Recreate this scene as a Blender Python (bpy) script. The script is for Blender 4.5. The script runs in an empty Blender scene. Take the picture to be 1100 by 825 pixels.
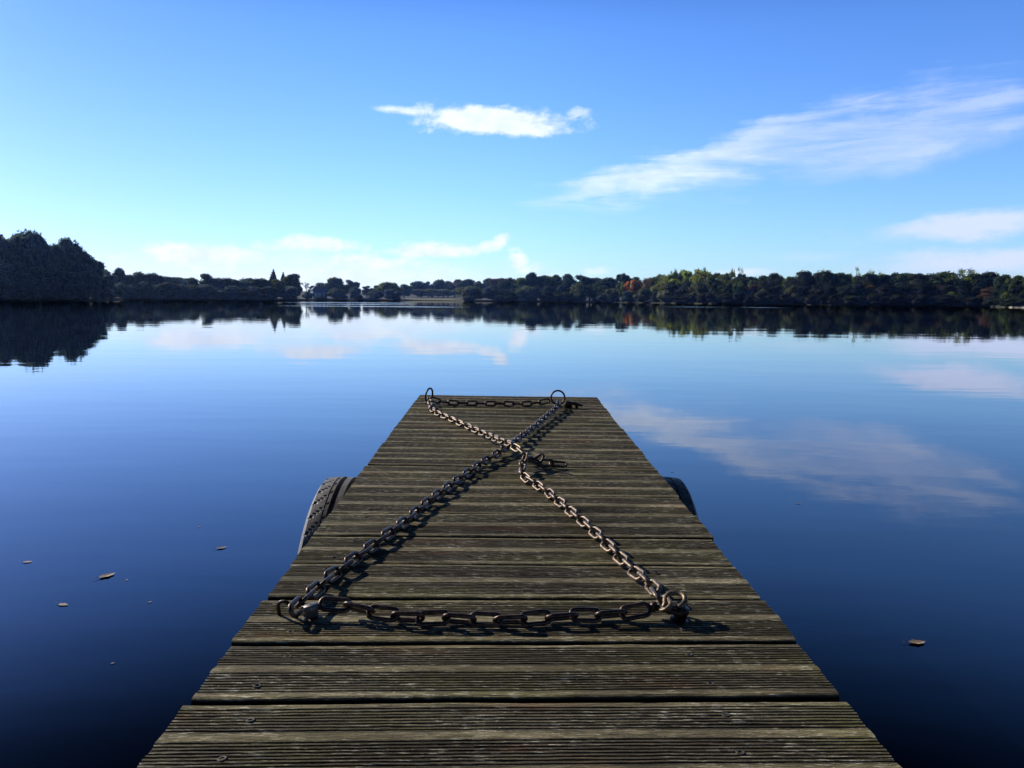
import bpy, bmesh, math, random
from mathutils import Vector, Matrix, noise
R = math.radians
PI = math.pi
scene = bpy.context.scene
col = scene.collection
rnd = random.Random(7)

# ------------------------------------------------------------------ helpers
def link(o):
    col.objects.link(o); return o

def tag(o, label=None, cat=None, group=None, kind=None):
    if label: o['label'] = label
    if cat: o['category'] = cat
    if group: o['group'] = group
    if kind: o['kind'] = kind
    return o

def empty(name, M=None):
    o = bpy.data.objects.new(name, None)
    o.empty_display_size = .05
    if M is not None: o.matrix_world = M
    return link(o)

class MB:
    """collects raw geometry for one mesh object"""
    def __init__(s): s.v = []; s.f = []; s.att = {}
    def add(s, vs, fs):
        b = len(s.v); s.v += [tuple(p) for p in vs]; s.f += [tuple(i + b for i in f) for f in fs]
    def box(s, x0, x1, y0, y1, z0, z1):
        s.add([(x0,y0,z0),(x1,y0,z0),(x1,y1,z0),(x0,y1,z0),(x0,y0,z1),(x1,y0,z1),(x1,y1,z1),(x0,y1,z1)],
              [(0,3,2,1),(4,5,6,7),(0,1,5,4),(1,2,6,5),(2,3,7,6),(3,0,4,7)])
    def tube(s, pts, rad, n=8, cap=True, closed=False):
        pts = [Vector(p) for p in pts]
        m = len(pts)
        if not hasattr(rad, '__len__'): rad = [rad] * m
        vs = []; up = None
        for i, p in enumerate(pts):
            if closed: t = pts[(i+1) % m] - pts[i-1]
            else: t = pts[min(i+1, m-1)] - pts[max(i-1, 0)]
            t.normalize()
            if up is None:
                up = Vector((0,0,1)) if abs(t.z) < .9 else Vector((1,0,0))
            a = t.cross(up)
            if a.length < 1e-6: a = t.orthogonal()
            a.normalize(); b = a.cross(t); up = b
            for k in range(n):
                w = 2*PI*k/n
                vs.append(p + (a*math.cos(w) + b*math.sin(w))*rad[i])
        fs = []
        for i in range(m if closed else m-1):
            j = (i+1) % m
            for k in range(n):
                l = (k+1) % n
                fs.append((i*n+k, j*n+k, j*n+l, i*n+l))
        if cap and not closed:
            fs.append(tuple(range(n))); fs.append(tuple((m-1)*n+k for k in reversed(range(n))))
        s.add(vs, fs)
    def lathe(s, prof, n=24, M=Matrix()):
        vs = []
        for r, z in prof:
            for k in range(n):
                w = 2*PI*k/n
                vs.append(M @ Vector((r*math.cos(w), r*math.sin(w), z)))
        fs = []
        for i in range(len(prof)-1):
            for k in range(n):
                l = (k+1) % n
                fs.append((i*n+k, i*n+l, (i+1)*n+l, (i+1)*n+k))
        fs.append(tuple(reversed(range(n)))); fs.append(tuple((len(prof)-1)*n+k for k in range(n)))
        s.add(vs, fs)
    def mesh(s, name, mat, smooth=False):
        me = bpy.data.meshes.new(name)
        me.from_pydata(s.v, [], s.f)
        for k, vals in s.att.items():
            a = me.attributes.new(k, 'FLOAT', 'POINT')
            a.data.foreach_set('value', vals)
        if mat: me.materials.append(mat)
        if smooth: me.polygons.foreach_set('use_smooth', [True]*len(me.polygons))
        me.update()
        return me
    def build(s, name, mat, parent=None, smooth=False, M=None):
        o = bpy.data.objects.new(name, s.mesh(name, mat, smooth))
        if parent: o.parent = parent
        if M is not None:
            if parent: o.matrix_local = M
            else: o.matrix_world = M
        return link(o)

class NT:
    """tiny node builder"""
    def __init__(s, tree): s.t = tree; s.n = tree.nodes; s.l = tree.links
    def node(s, typ, **kw):
        nd = s.n.new(typ)
        for k, v in kw.items():
            if k == 'ins':
                for i, val in v.items():
                    if isinstance(val, bpy.types.NodeSocket): s.l.new(val, nd.inputs[i])
                    else: nd.inputs[i].default_value = val
            else: setattr(nd, k, v)
        return nd
    def m(s, op, a, b=0.0, c=0.0, clamp=False):
        return s.node('ShaderNodeMath', operation=op, use_clamp=clamp, ins={0: a, 1: b, 2: c}).outputs[0]
    def noise(s, vec, scale=5, detail=4, rough=.55, dist=0):
        return s.node('ShaderNodeTexNoise', ins={'Vector': vec, 'Scale': scale, 'Detail': detail, 'Roughness': rough, 'Distortion': dist}).outputs[0]
    def ramp(s, fac, lo, hi):
        return s.node('ShaderNodeMapRange', interpolation_type='SMOOTHSTEP', ins={0: fac, 1: lo, 2: hi}).outputs[0]
    def mix(s, fac, a, b, blend='MIX'):
        nd = s.node('ShaderNodeMix', data_type='RGBA', blend_type=blend)
        for i, val in ((0, fac), (6, a), (7, b)):
            if isinstance(val, bpy.types.NodeSocket): s.l.new(val, nd.inputs[i])
            else: nd.inputs[i].default_value = val if i == 0 else (*val, 1)
        return nd.outputs[2]
    def mapping(s, vec, scale=(1,1,1), loc=(0,0,0), rot=(0,0,0)):
        return s.node('ShaderNodeMapping', ins={0: vec, 1: loc, 2: rot, 3: scale}).outputs[0]
    def attr(s, name):
        return s.node('ShaderNodeAttribute', attribute_name=name).outputs['Fac']

def material(name):
    m = bpy.data.materials.new(name); m.use_nodes = True
    nt = NT(m.node_tree)
    return m, nt, m.node_tree.nodes['Principled BSDF']

def setp(nt, bsdf, **kw):
    for k, v in kw.items():
        k = {'col': 'Base Color', 'rough': 'Roughness', 'metal': 'Metallic', 'ior': 'IOR', 'nor': 'Normal', 'spec': 'Specular IOR Level'}[k]
        if isinstance(v, bpy.types.NodeSocket): nt.l.new(v, bsdf.inputs[k])
        else: bsdf.inputs[k].default_value = (*v, 1) if k == 'Base Color' else v

def bump(nt, h, strength=.3, dist=.01):
    return nt.node('ShaderNodeBump', ins={'Height': h, 'Strength': strength, 'Distance': dist}).outputs[0]

# ------------------------------------------------------------------ camera
CAM_H = .765
FPX = 850.0                       # focal length for a 1100 px wide frame
cam = bpy.data.cameras.new('camera')
cam.sensor_width = 36; cam.lens = 36*FPX/1100; cam.clip_start = .02; cam.clip_end = 20000
co = link(bpy.data.objects.new('camera', cam))
PITCH = math.atan(90.5/FPX)
co.matrix_world = Matrix.Translation((0,0,CAM_H)) @ Matrix.Rotation(PI/2-PITCH, 4, 'X') @ Matrix.Rotation(R(.47), 4, 'Z')
scene.camera = co

# ------------------------------------------------------------------ sun and sky
SUN_AZ, SUN_EL = -55.0, 27.0      # azimuth clockwise from the view direction
sd = Vector((math.sin(R(SUN_AZ))*math.cos(R(SUN_EL)), math.cos(R(SUN_AZ))*math.cos(R(SUN_EL)), math.sin(R(SUN_EL))))
sl = bpy.data.lights.new('sun', 'SUN'); sl.energy = 5.0; sl.angle = R(.5); sl.color = (1, .92, .80)
so = link(bpy.data.objects.new('sun', sl)); so.rotation_euler = sd.to_track_quat('Z', 'Y').to_euler(); so.location = (-30, 20, 30)

world = bpy.data.worlds.new('World'); scene.world = world; world.use_nodes = True
nt = NT(world.node_tree)
bg = world.node_tree.nodes['Background']
sky = nt.node('ShaderNodeTexSky', sky_type='NISHITA')
sky.sun_disc = False; sky.sun_elevation = R(SUN_EL); sky.sun_rotation = R(SUN_AZ)
sky.altitude = 0; sky.air_density = 1.0; sky.dust_density = .35; sky.ozone_density = 2.5
gen = nt.node('ShaderNodeTexCoord').outputs['Generated']
sep = nt.node('ShaderNodeSeparateXYZ', ins={0: gen}).outputs
U = nt.m('MULTIPLY', nt.m('ARCTAN2', sep[0], sep[1]), 180/PI)
V = nt.m('MULTIPLY', nt.m('ARCSINE', sep[2]), 180/PI)
Va = nt.m('ABSOLUTE', V)
UV = nt.node('ShaderNodeCombineXYZ', ins={0: U, 1: Va, 2: 0.0}).outputs[0]
gain = nt.mix(nt.ramp(Va, 5, 25), (.99, 1.41, 2.2), (.67, 1.17, 2.1))     # camera-like rendering of the blue
gain = nt.mix(1.0, gain, nt.mix(nt.ramp(Va, 17, 30), (1, 1, 1), (.06, .05, .055)), 'MULTIPLY')  # sky above the view dimmed to darken near water and shadows
gain = nt.mix(1.0, gain, nt.mix(nt.ramp(U, 4, -36), (1, 1, 1), (.74, .73, .86)), 'MULTIPLY')
gain = nt.mix(1.0, gain, nt.mix(nt.ramp(nt.m('ABSOLUTE', nt.m('ADD', U, 20)), 65, 120), (1, 1, 1), (.38, .40, .42)), 'MULTIPLY')   # sky dimmed at the sides and behind the camera to deepen shadows
base = nt.mix(1.0, sky.outputs[0], gain, 'MULTIPLY')
# clouds
n_str = nt.noise(nt.mapping(UV, (.16, .55, 1)), 1.0, 7, .62, .4)
n_puf = nt.noise(nt.mapping(UV, (.5, .8, 1), (3.1, 1.7, 0)), 1.0, 6, .6, .2)
n_cir = nt.noise(nt.mapping(UV, (.10, .95, 1), (2, 5, 0), (0, 0, R(-13))), 1.0, 8, .66, .5)
n_wx = nt.m('SUBTRACT', nt.noise(nt.mapping(UV, (.25, .5, 1), (9, 2, 0)), 1.0, 5, .6), .5)
n_wy = nt.m('SUBTRACT', nt.noise(nt.mapping(UV, (.25, .5, 1), (1, 17, 0)), 1.0, 5, .6), .5)
def cloud(u, v, ru, rv, ang=0, dens=1.0, soft=.7, warp=1.0, puffy=.5, nz=None):
    nz = n_puf if nz is None else nz
    du = nt.m('MULTIPLY_ADD', n_wx, warp*ru*.9, nt.m('SUBTRACT', U, u))
    dv = nt.m('MULTIPLY_ADD', n_wy, warp*rv*2.0, nt.m('SUBTRACT', Va, v))
    c, s = math.cos(R(ang)), math.sin(R(ang))
    a = nt.m('DIVIDE', nt.m('ADD', nt.m('MULTIPLY', du, c), nt.m('MULTIPLY', dv, s)), ru)
    b = nt.m('DIVIDE', nt.m('SUBTRACT', nt.m('MULTIPLY', dv, c), nt.m('MULTIPLY', du, s)), rv)
    r = nt.m('SQRT', nt.m('ADD', nt.m('MULTIPLY', a, a), nt.m('MULTIPLY', b, b)))
    r = nt.m('ADD', r, nt.m('MULTIPLY', nt.m('SUBTRACT', .5, nz), puffy*2))
    return nt.m('MULTIPLY', nt.ramp(r, 1.0, 1.0-soft), dens)
CL = [
    cloud(-1.2, 12.3, 7.2, 1.15, -1, 1.0, .55, .8, .66),
    cloud(-7.6, 12.75, 2.6, .38, -2, .9, .8, .8, .5),
    cloud(4.6, 12.85, 1.2, .5, 0, .55, .8, 1, .8),
    cloud(15.5, 10.6, 9.5, 1.2, 17, .50, 1.0, .7, .95, n_cir),
    cloud(9.6, 8.5, 8.8, 1.5, 8, .68, 1.0, .8, .75, n_cir),
    cloud(17.5, 10.0, 17, 2.4, 13, .34, 1.0, .7, .95, n_cir),
    cloud(26.0, 10.9, 9, 2.0, 8, .42, 1.0, .8, 1.1, n_cir),
    cloud(4.0, 7.2, 4.0, .5, 9, .35, 1.0, .5, .4, n_cir),
    cloud(25.5, 9.3, 8.5, 1.6, 8, .36, 1.0, .8, .6, n_str),
    cloud(30.5, 12.1, 5.0, .7, 4, .50, 1.0, .8, .5, n_cir),
    cloud(27.0, 9.6, 2.4, .45, 6, .42, .9, 1, .8, n_puf),
    cloud(31.5, 10.7, 2.0, .6, 10, .36, .9, 1, .8, n_puf),
    cloud(30.0, 4.75, 8.0, 1.2, 4, .95, .75, .8, .5, n_str),
    cloud(31.0, 2.6, 9.0, 1.15, 3, .95, .75, .8, .4, n_str),
    cloud(20.0, 3.1, 4.0, .5, 0, .25, 1.0, .8, .4, n_str),
    cloud(-21.6, 2.7, 6.5, 1.0, 0, 1.0, .8, 1, .7, n_puf),
    cloud(-14.0, 3.6, 4.8, .85, 0, 1.0, .8, 1, .7, n_puf),
    cloud(-10.5, 2.6, 4.5, .7, 0, .9, .8, 1, .7, n_puf),
    cloud(-5.6, 3.45, 5.2, .7, 1, 1.0, .7, .8, .5, n_puf),
    cloud(-.8, 4.2, 1.0, .65, 50, .95, .8, 1.2, .8, n_puf),
    cloud(-1.6, 3.8, 1.2, .45, 0, .8, .8, 1.2, .8, n_puf),
    cloud(.4, 2.7, .8, 1.0, 20, .95, .8, 1.4, .9, n_puf),
    cloud(1.6, 2.3, .9, .5, 20, .5, .9, 1.4, .9, n_puf),
    cloud(6.0, 2.1, 2.0, .5, 0, .5, .9, .8, .6, n_puf),
    cloud(16.2, 1.95, 2.6, .55, 0, .7, .9, .8, .6, n_puf),
    cloud(-14.0, 1.5, 22, 1.9, 0, .8, 1.0, .6, .5, n_str),
]
mask = CL[0]
for c in CL[1:]:
    mask = nt.m('SUBTRACT', nt.m('ADD', mask, c), nt.m('MULTIPLY', mask, c))
# cloud white, a little shaded by its own thickness
cshade = nt.mix(nt.ramp(n_puf, .35, .65), (8.4, 9.6, 12.4), (9.9, 11.0, 13.2))
cshade = nt.mix(nt.ramp(U, 8, 24), cshade, (7.2, 8.3, 12.0))
skyc = nt.mix(mask, base, cshade)
nt.l.new(skyc, bg.inputs[0]); bg.inputs[1].default_value = .1
world.cycles.sampling_method = 'MANUAL'; world.cycles.sample_map_resolution = 256

# ------------------------------------------------------------------ materials
def mat_wood():
    m, nt, b = material('weathered decking')
    oc = nt.node('ShaderNodeTexCoord').outputs['Object']
    br = nt.attr('board'); band = nt.attr('band'); dep = nt.attr('groove')
    sepb = nt.node('ShaderNodeSeparateXYZ', ins={0: oc}).outputs
    vec = nt.node('ShaderNodeCombineXYZ', ins={0: nt.m('MULTIPLY_ADD', br, 37.0, sepb[0]), 1: sepb[1], 2: sepb[2]}).outputs[0]
    g1 = nt.noise(nt.mapping(vec, (3.5, 110, 20)), 1.0, 8, .7)
    g2 = nt.noise(nt.mapping(vec, (14, 300, 60)), 1.0, 6, .68)
    g3 = nt.noise(nt.mapping(vec, (6, 18, 5)), 1.0, 6, .66)
    g4 = nt.noise(nt.mapping(vec, (48, 520, 60), (5, 3, 0)), 1.0, 3, .6)
    g5 = nt.noise(nt.mapping(vec, (26, 170, 60), (15, 30, 0)), 1.0, 5, .7)
    spk = nt.noise(nt.mapping(vec, (190, 300, 100)), 1.0, 2, .5)
    c = nt.mix(nt.ramp(g1, .34, .66), (.018, .0155, .012), (.078, .070, .054))
    c = nt.mix(nt.m('MULTIPLY', nt.ramp(br, .1, .9), .5), c, (.030, .022, .014))
    smooth = nt.mix(nt.ramp(g5, .3, .7), (.050, .043, .028), (.160, .140, .095))
    c = nt.mix(nt.m('MULTIPLY', band, nt.m('MULTIPLY_ADD', nt.ramp(g3, .3, .6), .75, .25)), c, smooth)
    moss = nt.m('MULTIPLY', nt.ramp(nt.noise(nt.mapping(vec, (2.4, 9, 3), (3, 8, 0)), 1.0, 6, .7), .48, .66), .7)
    c = nt.mix(nt.m('MULTIPLY', moss, .75), c, (.076, .074, .030))
    red = nt.m('MULTIPLY', nt.ramp(nt.noise(nt.mapping(vec, (3.0, 14, 3), (31, 18, 0)), 1.0, 4, .6), .56, .70), .5)
    c = nt.mix(red, c, (.090, .046, .026))
    fl = nt.m('MULTIPLY', nt.ramp(g4, .54, .66), nt.ramp(g3, .40, .56))
    fl = nt.m('MAXIMUM', fl, nt.m('MULTIPLY', nt.ramp(g5, .60, .70), nt.m('MULTIPLY', nt.ramp(g3, .50, .66), .8)))
    fl = nt.m('MAXIMUM', fl, nt.m('MULTIPLY', nt.ramp(spk, .68, .76), nt.ramp(g3, .44, .60)))
    c = nt.mix(nt.m('MULTIPLY', fl, .8), c, (.36, .35, .325))
    dark = nt.ramp(nt.noise(nt.mapping(vec, (5, 60, 9), (7, 1, 0)), 1.0, 6, .7), .53, .68)
    c = nt.mix(nt.m('MULTIPLY', dark, .8), c, (.012, .010, .008))
    c = nt.mix(nt.m('MULTIPLY', dep, .75), c, (.006, .005, .004))
    c = nt.mix(1.0, c, (2.36, 2.36, 2.06), 'MULTIPLY')
    stain = nt.ramp(nt.noise(nt.mapping(vec, (1.6, 5, 2), (13, 4, 0)), 1.0, 5, .62), .34, .66)
    c = nt.mix(1.0, c, nt.mix(stain, (.62, .60, .56), (1.22, 1.2, 1.15)), 'MULTIPLY')
    c = nt.mix(nt.attr('under'), c, (.004, .0035, .003))  # board sides painted near black for the shade in the gaps
    h = nt.m('ADD', nt.m('MULTIPLY', g1, .5), nt.m('MULTIPLY', g5, .7))
    h = nt.m('ADD', h, nt.m('MULTIPLY', g4, .5))
    setp(nt, b, col=c, rough=nt.m('MULTIPLY_ADD', g2, .3, .58), spec=.12, nor=bump(nt, h, 1.0, .005))
    return m

def mat_iron(name, dark=(.020, .014, .011), rust=(.075, .038, .022), rough=.42, metal=.5):
    m, nt, b = material(name)
    oc = nt.node('ShaderNodeTexCoord').outputs['Object']
    oi = nt.node('ShaderNodeObjectInfo').outputs['Random']
    v = nt.node('ShaderNodeVectorMath', operation='ADD', ins={0: oc, 1: nt.node('ShaderNodeCombineXYZ', ins={0: oi, 1: nt.m('MULTIPLY', oi, 3.1)}).outputs[0]}).outputs[0]
    n1 = nt.noise(v, 90, 5, .65); n2 = nt.noise(v, 420, 3, .6)
    c = nt.mix(nt.ramp(n1, .35, .65), dark, rust)
    setp(nt, b, col=c, rough=nt.m('MULTIPLY_ADD', n1, .35, rough-.15), metal=metal, nor=bump(nt, nt.m('ADD', n1, nt.m('MULTIPLY', n2, .5)), .6, .0012))
    return m

def mat_simple(name, c0, c1, rough=.7, scale=20, metal=0, bmp=.2, bd=.005):
    m, nt, b = material(name)
    oc = nt.node('ShaderNodeTexCoord').outputs['Object']
    n = nt.noise(oc, scale, 5, .6)
    setp(nt, b, col=nt.mix(nt.ramp(n, .3, .7), c0, c1), rough=rough, metal=metal, nor=bump(nt, n, bmp, bd))
    return m

def mat_leaf():
    m, nt, b = material('foliage')
    oi = nt.node('ShaderNodeObjectInfo')
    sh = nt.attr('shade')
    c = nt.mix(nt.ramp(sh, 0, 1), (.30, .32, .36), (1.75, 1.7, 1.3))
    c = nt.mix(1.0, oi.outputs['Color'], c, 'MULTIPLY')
    setp(nt, b, col=c, rough=.75, spec=.2)
    tr = nt.node('ShaderNodeBsdfTranslucent', ins={0: nt.mix(1.0, c, (.9, 1.1, .5), 'MULTIPLY')})
    mx = nt.node('ShaderNodeMixShader', ins={0: .3, 1: b.outputs[0], 2: tr.outputs[0]})
    nt.l.new(mx.outputs[0], nt.n['Material Output'].inputs[0])
    return m

def mat_water():
    m, nt, b = material('lake water')
    oc = nt.node('ShaderNodeTexCoord').outputs['Object']
    sp = nt.node('ShaderNodeSeparateXYZ', ins={0: oc}).outputs
    w1 = nt.noise(nt.mapping(oc, (.35, .9, 1), (0, 0, 0), (0, 0, .15)), 1.0, 3, .5)
    w2 = nt.noise(nt.mapping(oc, (1.6, 4.0, 1), (4, 2, 0), (0, 0, -.1)), 1.0, 3, .5)
    # breeze patches far out: long thin bands where the surface is ruffled
    def band(x0, x1, y0, y1):
        fx = nt.m('MULTIPLY', nt.ramp(sp[0], x0-3, x0+3), nt.ramp(sp[0], x1+3, x1-3))
        fy = nt.m('MULTIPLY', nt.ramp(sp[1], y0-4, y0+4), nt.ramp(sp[1], y1+4, y1-4))
        return nt.m('MULTIPLY', fx, fy)
    bands = [band(-40, -19, 134, 152), band(-27, -14, 100, 106), band(21, 28, 104, 110), band(31, 36, 104, 110), band(-22, -6, 76, 80)]
    br = bands[0]
    for k in bands[1:]: br = nt.m('MAXIMUM', br, k)
    w3 = nt.noise(nt.mapping(oc, (9, 14, 1), (1, 9, 0)), 1.0, 2, .5)
    h = nt.m('ADD', nt.m('MULTIPLY', w1, .16), nt.m('MULTIPLY', w2, .025))
    h = nt.m('ADD', h, nt.m('MULTIPLY', nt.m('MULTIPLY', w3, br), .7))
    setp(nt, b, col=(.0006, .0014, .004), rough=nt.m('MULTIPLY_ADD', br, .12, .012), ior=1.42, nor=bump(nt, h, 1.0, .018))
    b.inputs['Specular Tint'].default_value = (.50, .90, 1.0, 1)
    return m

M_WOOD = mat_wood()
M_BEAM = mat_simple('wet beam timber', (.012, .010, .008), (.035, .028, .02), .8, 30)
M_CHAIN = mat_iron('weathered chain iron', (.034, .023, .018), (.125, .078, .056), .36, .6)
M_PALE = mat_iron('sunlit tone chain iron', (.10, .070, .046), (.25, .185, .120), .42, .6)  # same iron as the other chains, sunlight painted in as a paler tone
M_IRON = mat_iron('dark rusted iron')
M_STEEL = mat_iron('worn bolt steel', (.10, .095, .10), (.20, .18, .17), .4, .6)
M_SCREW = mat_simple('dirty screw', (.012, .010, .008), (.085, .078, .066), .7, 420, .2)
M_RUBBER = mat_simple('tyre rubber', (.085, .085, .088), (.21, .205, .20), .62, 60, 0, .3, .003)
M_LEAF = mat_leaf()
M_BARK = mat_simple('bark', (.015, .012, .009), (.045, .038, .03), .9, 8)
M_WATER = mat_water()
M_LAND = mat_simple('bank earth and grass', (.010, .013, .007), (.035, .040, .018), .95, .3)
M_MEADOW = mat_simple('meadow grass', (.14, .17, .09), (.22, .24, .14), .95, .4)
M_SAND = mat_simple('pale shore', (.16, .14, .11), (.28, .25, .2), .95, .7)
M_DEAD = mat_simple('fallen leaf', (.16, .11, .075), (.40, .31, .23), .6, 60)
M_WALLW = mat_simple('house wall', (.10, .16, .27), (.15, .21, .33), .8, 3)
M_SLATE = mat_simple('house slate', (.02, .045, .085), (.04, .07, .12), .7, 4)
M_GLASS = mat_simple('house window glass', (.35, .45, .55), (.55, .62, .68), .15, 1, 0, 0)
M_WHITE = mat_simple('white paint', (.6, .62, .62), (.75, .75, .74), .5, 3)
M_RED = mat_simple('faded red paint', (.45, .08, .06), (.55, .14, .10), .5, 3)

# ------------------------------------------------------------------ water and land
def bx(px): return math.atan((px-550)/FPX)          # bearing of a photo column
SH = [(-900,120),(-400,130),(0,140),(60,145),(100,150),(112,156),(124,222),(325,240),(332,330),(425,340),(432,415),(492,415),(500,350),(560,340),(640,330),(700,300),(760,265),(900,240),(1060,235),(1085,196),(1110,190),(1500,180),(2600,170)]
def shore(px):
    for (a, da), (b, db) in zip(SH, SH[1:]):
        if a <= px <= b: return da + (db-da)*(px-a)/(b-a)
    return SH[0][1] if px < SH[0][0] else SH[-1][1]
def rise(d):       # height of the land d metres behind the water's edge
    if d < 0: return -.15
    pts = [(0,-.15),(.6,.25),(6,.55),(60,1.4),(200,4),(700,9),(4000,14)]
    for (a, za), (b, zb) in zip(pts, pts[1:]):
        if d <= b: return za + (zb-za)*(d-a)/(b-a)
    return 14
def ground_z(px, dist):
    return rise(dist - shore(px))
def at(px, dist, z=0.0):
    a = bx(px); return Vector((math.sin(a)*dist, math.cos(a)*dist, z))

w = MB()
w.add([(-6000,-6000,0),(6000,-6000,0),(6000,6000,0),(-6000,6000,0)], [(0,1,2,3)])
tag(w.build('lake_water', M_WATER), kind='structure')
g = MB()
pxs = [-900+i*14 for i in range(251)]
offs = [-3, 0, .6, 6, 20, 60, 200, 700, 4000]
for px in pxs:
    for k in offs:
        z = rise(k) if k >= 0 else -.6
        if k >= 6: z += .4*noise.noise(Vector((px*.03, k*.05, 0)))*min(1, k/20)
        g.v.append(tuple(at(px, shore(px)+k, z)))
n = len(offs)
for i in range(len(pxs)-1):
    for j in range(n-1):
        g.f.append((i*n+j, (i+1)*n+j, (i+1)*n+j+1, i*n+j+1))
tag(g.build('land', M_LAND, smooth=True), kind='structure')
def strip(name, mat, p0, p1, o0, o1, lift):
    s = MB(); k = 24
    for i in range(k+1):
        px = p0+(p1-p0)*i/k
        for j in range(7):
            o = o0+(o1-o0)*j/6
            e = 0 if 0 < i < k and 0 < j < 6 else -.5
            s.v.append(tuple(at(px, shore(px)+o, rise(o)+lift+e)))
    for i in range(k):
        for j in range(6):
            s.f.append((i*7+j, (i+1)*7+j, (i+1)*7+j+1, i*7+j+1))
    return tag(s.build(name, mat, smooth=True), kind='structure')
strip('meadow', M_MEADOW, 430, 496, .3, 26, .22)
strip('shore', M_SAND, 1080, 1125, -2, 6, .22)
strip('shore', M_SAND, 613, 640, -2, 3, .15)

# thin haze lying over the far part of the lake
hm = bpy.data.materials.new('lake haze'); hm.use_nodes = True
hnt = NT(hm.node_tree); hm.node_tree.nodes.remove(hm.node_tree.nodes['Principled BSDF'])
vs_ = hnt.node('ShaderNodeVolumeScatter', ins={0: (.28, .46, .90, 1), 'Density': .00027, 'Anisotropy': .82})
hnt.l.new(vs_.outputs[0], hm.node_tree.nodes['Material Output'].inputs['Volume'])
hz_ = MB(); hz_.box(-420, 420, 40, 560, .35, 26)
tag(hz_.build('haze', hm), kind='structure')

# ------------------------------------------------------------------ trees
def crown_mesh(kind, seed, nleaf=2400):
    """unit tree: total height 1, crown about 1 wide; returns crown MB and trunk MB"""
    r = random.Random(seed)
    lobes = []      # centre, radii
    if kind == 'round':
        lobes.append((Vector((0,0,.60)), Vector((.34,.34,.33))))
        for i in range(11):
            a = i*2.4+r.uniform(-.4,.4); q = r.uniform(.2,.36); z = r.uniform(.32,.82)
            q *= 1-.5*max(0, z-.6)/.4
            s = r.uniform(.15,.24)
            lobes.append((Vector((math.cos(a)*q, math.sin(a)*q, z)), Vector((s,s,s*.8))))
        lobes.append((Vector((r.uniform(-.08,.08),0,.86)), Vector((.2,.2,.13))))
    elif kind == 'ragged':
        lobes.append((Vector((0,0,.52)), Vector((.27,.27,.30))))
        for i in range(13):
            a = i*2.4+r.uniform(-.5,.5); q = r.uniform(.16,.42); z = r.uniform(.26,.88)
            q *= 1-.55*max(0, z-.55)/.45
            sz_ = r.uniform(.09,.19); lobes.append((Vector((math.cos(a)*q, math.sin(a)*q, z)), Vector((sz_,sz_,sz_*r.uniform(.6,1.1)))))
        lobes.append((Vector((r.uniform(-.2,.2),r.uniform(-.1,.1),.90)), Vector((.13,.13,.10))))
    elif kind == 'bush':
        lobes.append((Vector((0,0,.45)), Vector((.40,.40,.45))))
        for i in range(12):
            a = i*2.4+r.uniform(-.4,.4); q = r.uniform(.2,.36); z = r.uniform(.1,.75); s = r.uniform(.16,.25)
            lobes.append((Vector((math.cos(a)*q, math.sin(a)*q, z)), Vector((s,s,s))))
        lobes.append((Vector((0,0,.8)), Vector((.24,.24,.18))))
    elif kind == 'spire':
        for i in range(12):
            t = i/11; s = .30*(1-t)**.8+.03
            for k in range(3):
                a = i*1.9+k*2.09
                lobes.append((Vector((math.cos(a)*s*.6, math.sin(a)*s*.6, .1+.87*t)), Vector((s*.75,s*.75,.07))))
    elif kind == 'spread':
        for i in range(16):
            a = i*2.4; q = .44*math.sqrt((i+.5)/16)
            lobes.append((Vector((math.cos(a)*q, math.sin(a)*q, .86-.28*(q/.44)**2+r.uniform(-.05,.03))), Vector((.13,.13,.065))))
    elif kind == 'sparse':
        for i in range(12):
            a = i*2.4; q = r.uniform(.08,.38); z = r.uniform(.5,.95)
            lobes.append((Vector((math.cos(a)*q, math.sin(a)*q, z)), Vector((.10,.10,.08))))
    b = MB(); shade = []
    dense = kind in ('round', 'ragged', 'bush', 'spire')
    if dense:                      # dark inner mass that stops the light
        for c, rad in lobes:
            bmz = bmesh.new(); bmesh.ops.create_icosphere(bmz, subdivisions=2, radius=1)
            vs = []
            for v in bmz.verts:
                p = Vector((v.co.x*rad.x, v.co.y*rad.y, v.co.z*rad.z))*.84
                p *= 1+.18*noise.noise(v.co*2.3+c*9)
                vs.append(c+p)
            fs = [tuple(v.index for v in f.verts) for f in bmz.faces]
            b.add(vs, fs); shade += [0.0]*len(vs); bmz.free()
    tot = sum(max(l[1])**2 for l in lobes)
    for c, rad in lobes:
        k = int(nleaf*max(rad)**2/tot)
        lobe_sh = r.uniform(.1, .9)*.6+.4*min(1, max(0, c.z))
        for i in range(k):
            d = Vector((r.gauss(0,1), r.gauss(0,1), r.gauss(0,1))).normalized()
            q = r.uniform(.80, 1.07) if dense else r.uniform(.2, 1.05)
            q *= 1+.22*noise.noise(d*2.7+c*7)
            p = c+Vector((d.x*rad.x, d.y*rad.y, d.z*rad.z))*q
            if p.z < .01: continue
            nn = (d+Vector((r.gauss(0,.6), r.gauss(0,.6), r.gauss(0,.6)))).normalized()
            a = nn.orthogonal().normalized(); a.rotate(Matrix.Rotation(r.uniform(0,6.28), 3, nn)); e = nn.cross(a)
            s = r.uniform(.016, .036) if dense else r.uniform(.010, .022)
            b.add([p-a*s*1.3, p-e*s*.7+a*s*.1, p+a*s*1.3, p+e*s*.7-a*s*.1], [(0,1,2,3)])
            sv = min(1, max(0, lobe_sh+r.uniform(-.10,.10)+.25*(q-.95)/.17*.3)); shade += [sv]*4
    b.att['shade'] = shade
    t = MB()
    top = {'round': .6, 'ragged': .6, 'bush': .4, 'spire': .95, 'spread': .72, 'sparse': .9}[kind]
    w0 = .028 if kind != 'bush' else .02
    pts = [(0,0,-.03),(.004,.003,top*.3),(-.006,.004,top*.65),(.004,-.004,top)]
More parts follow.
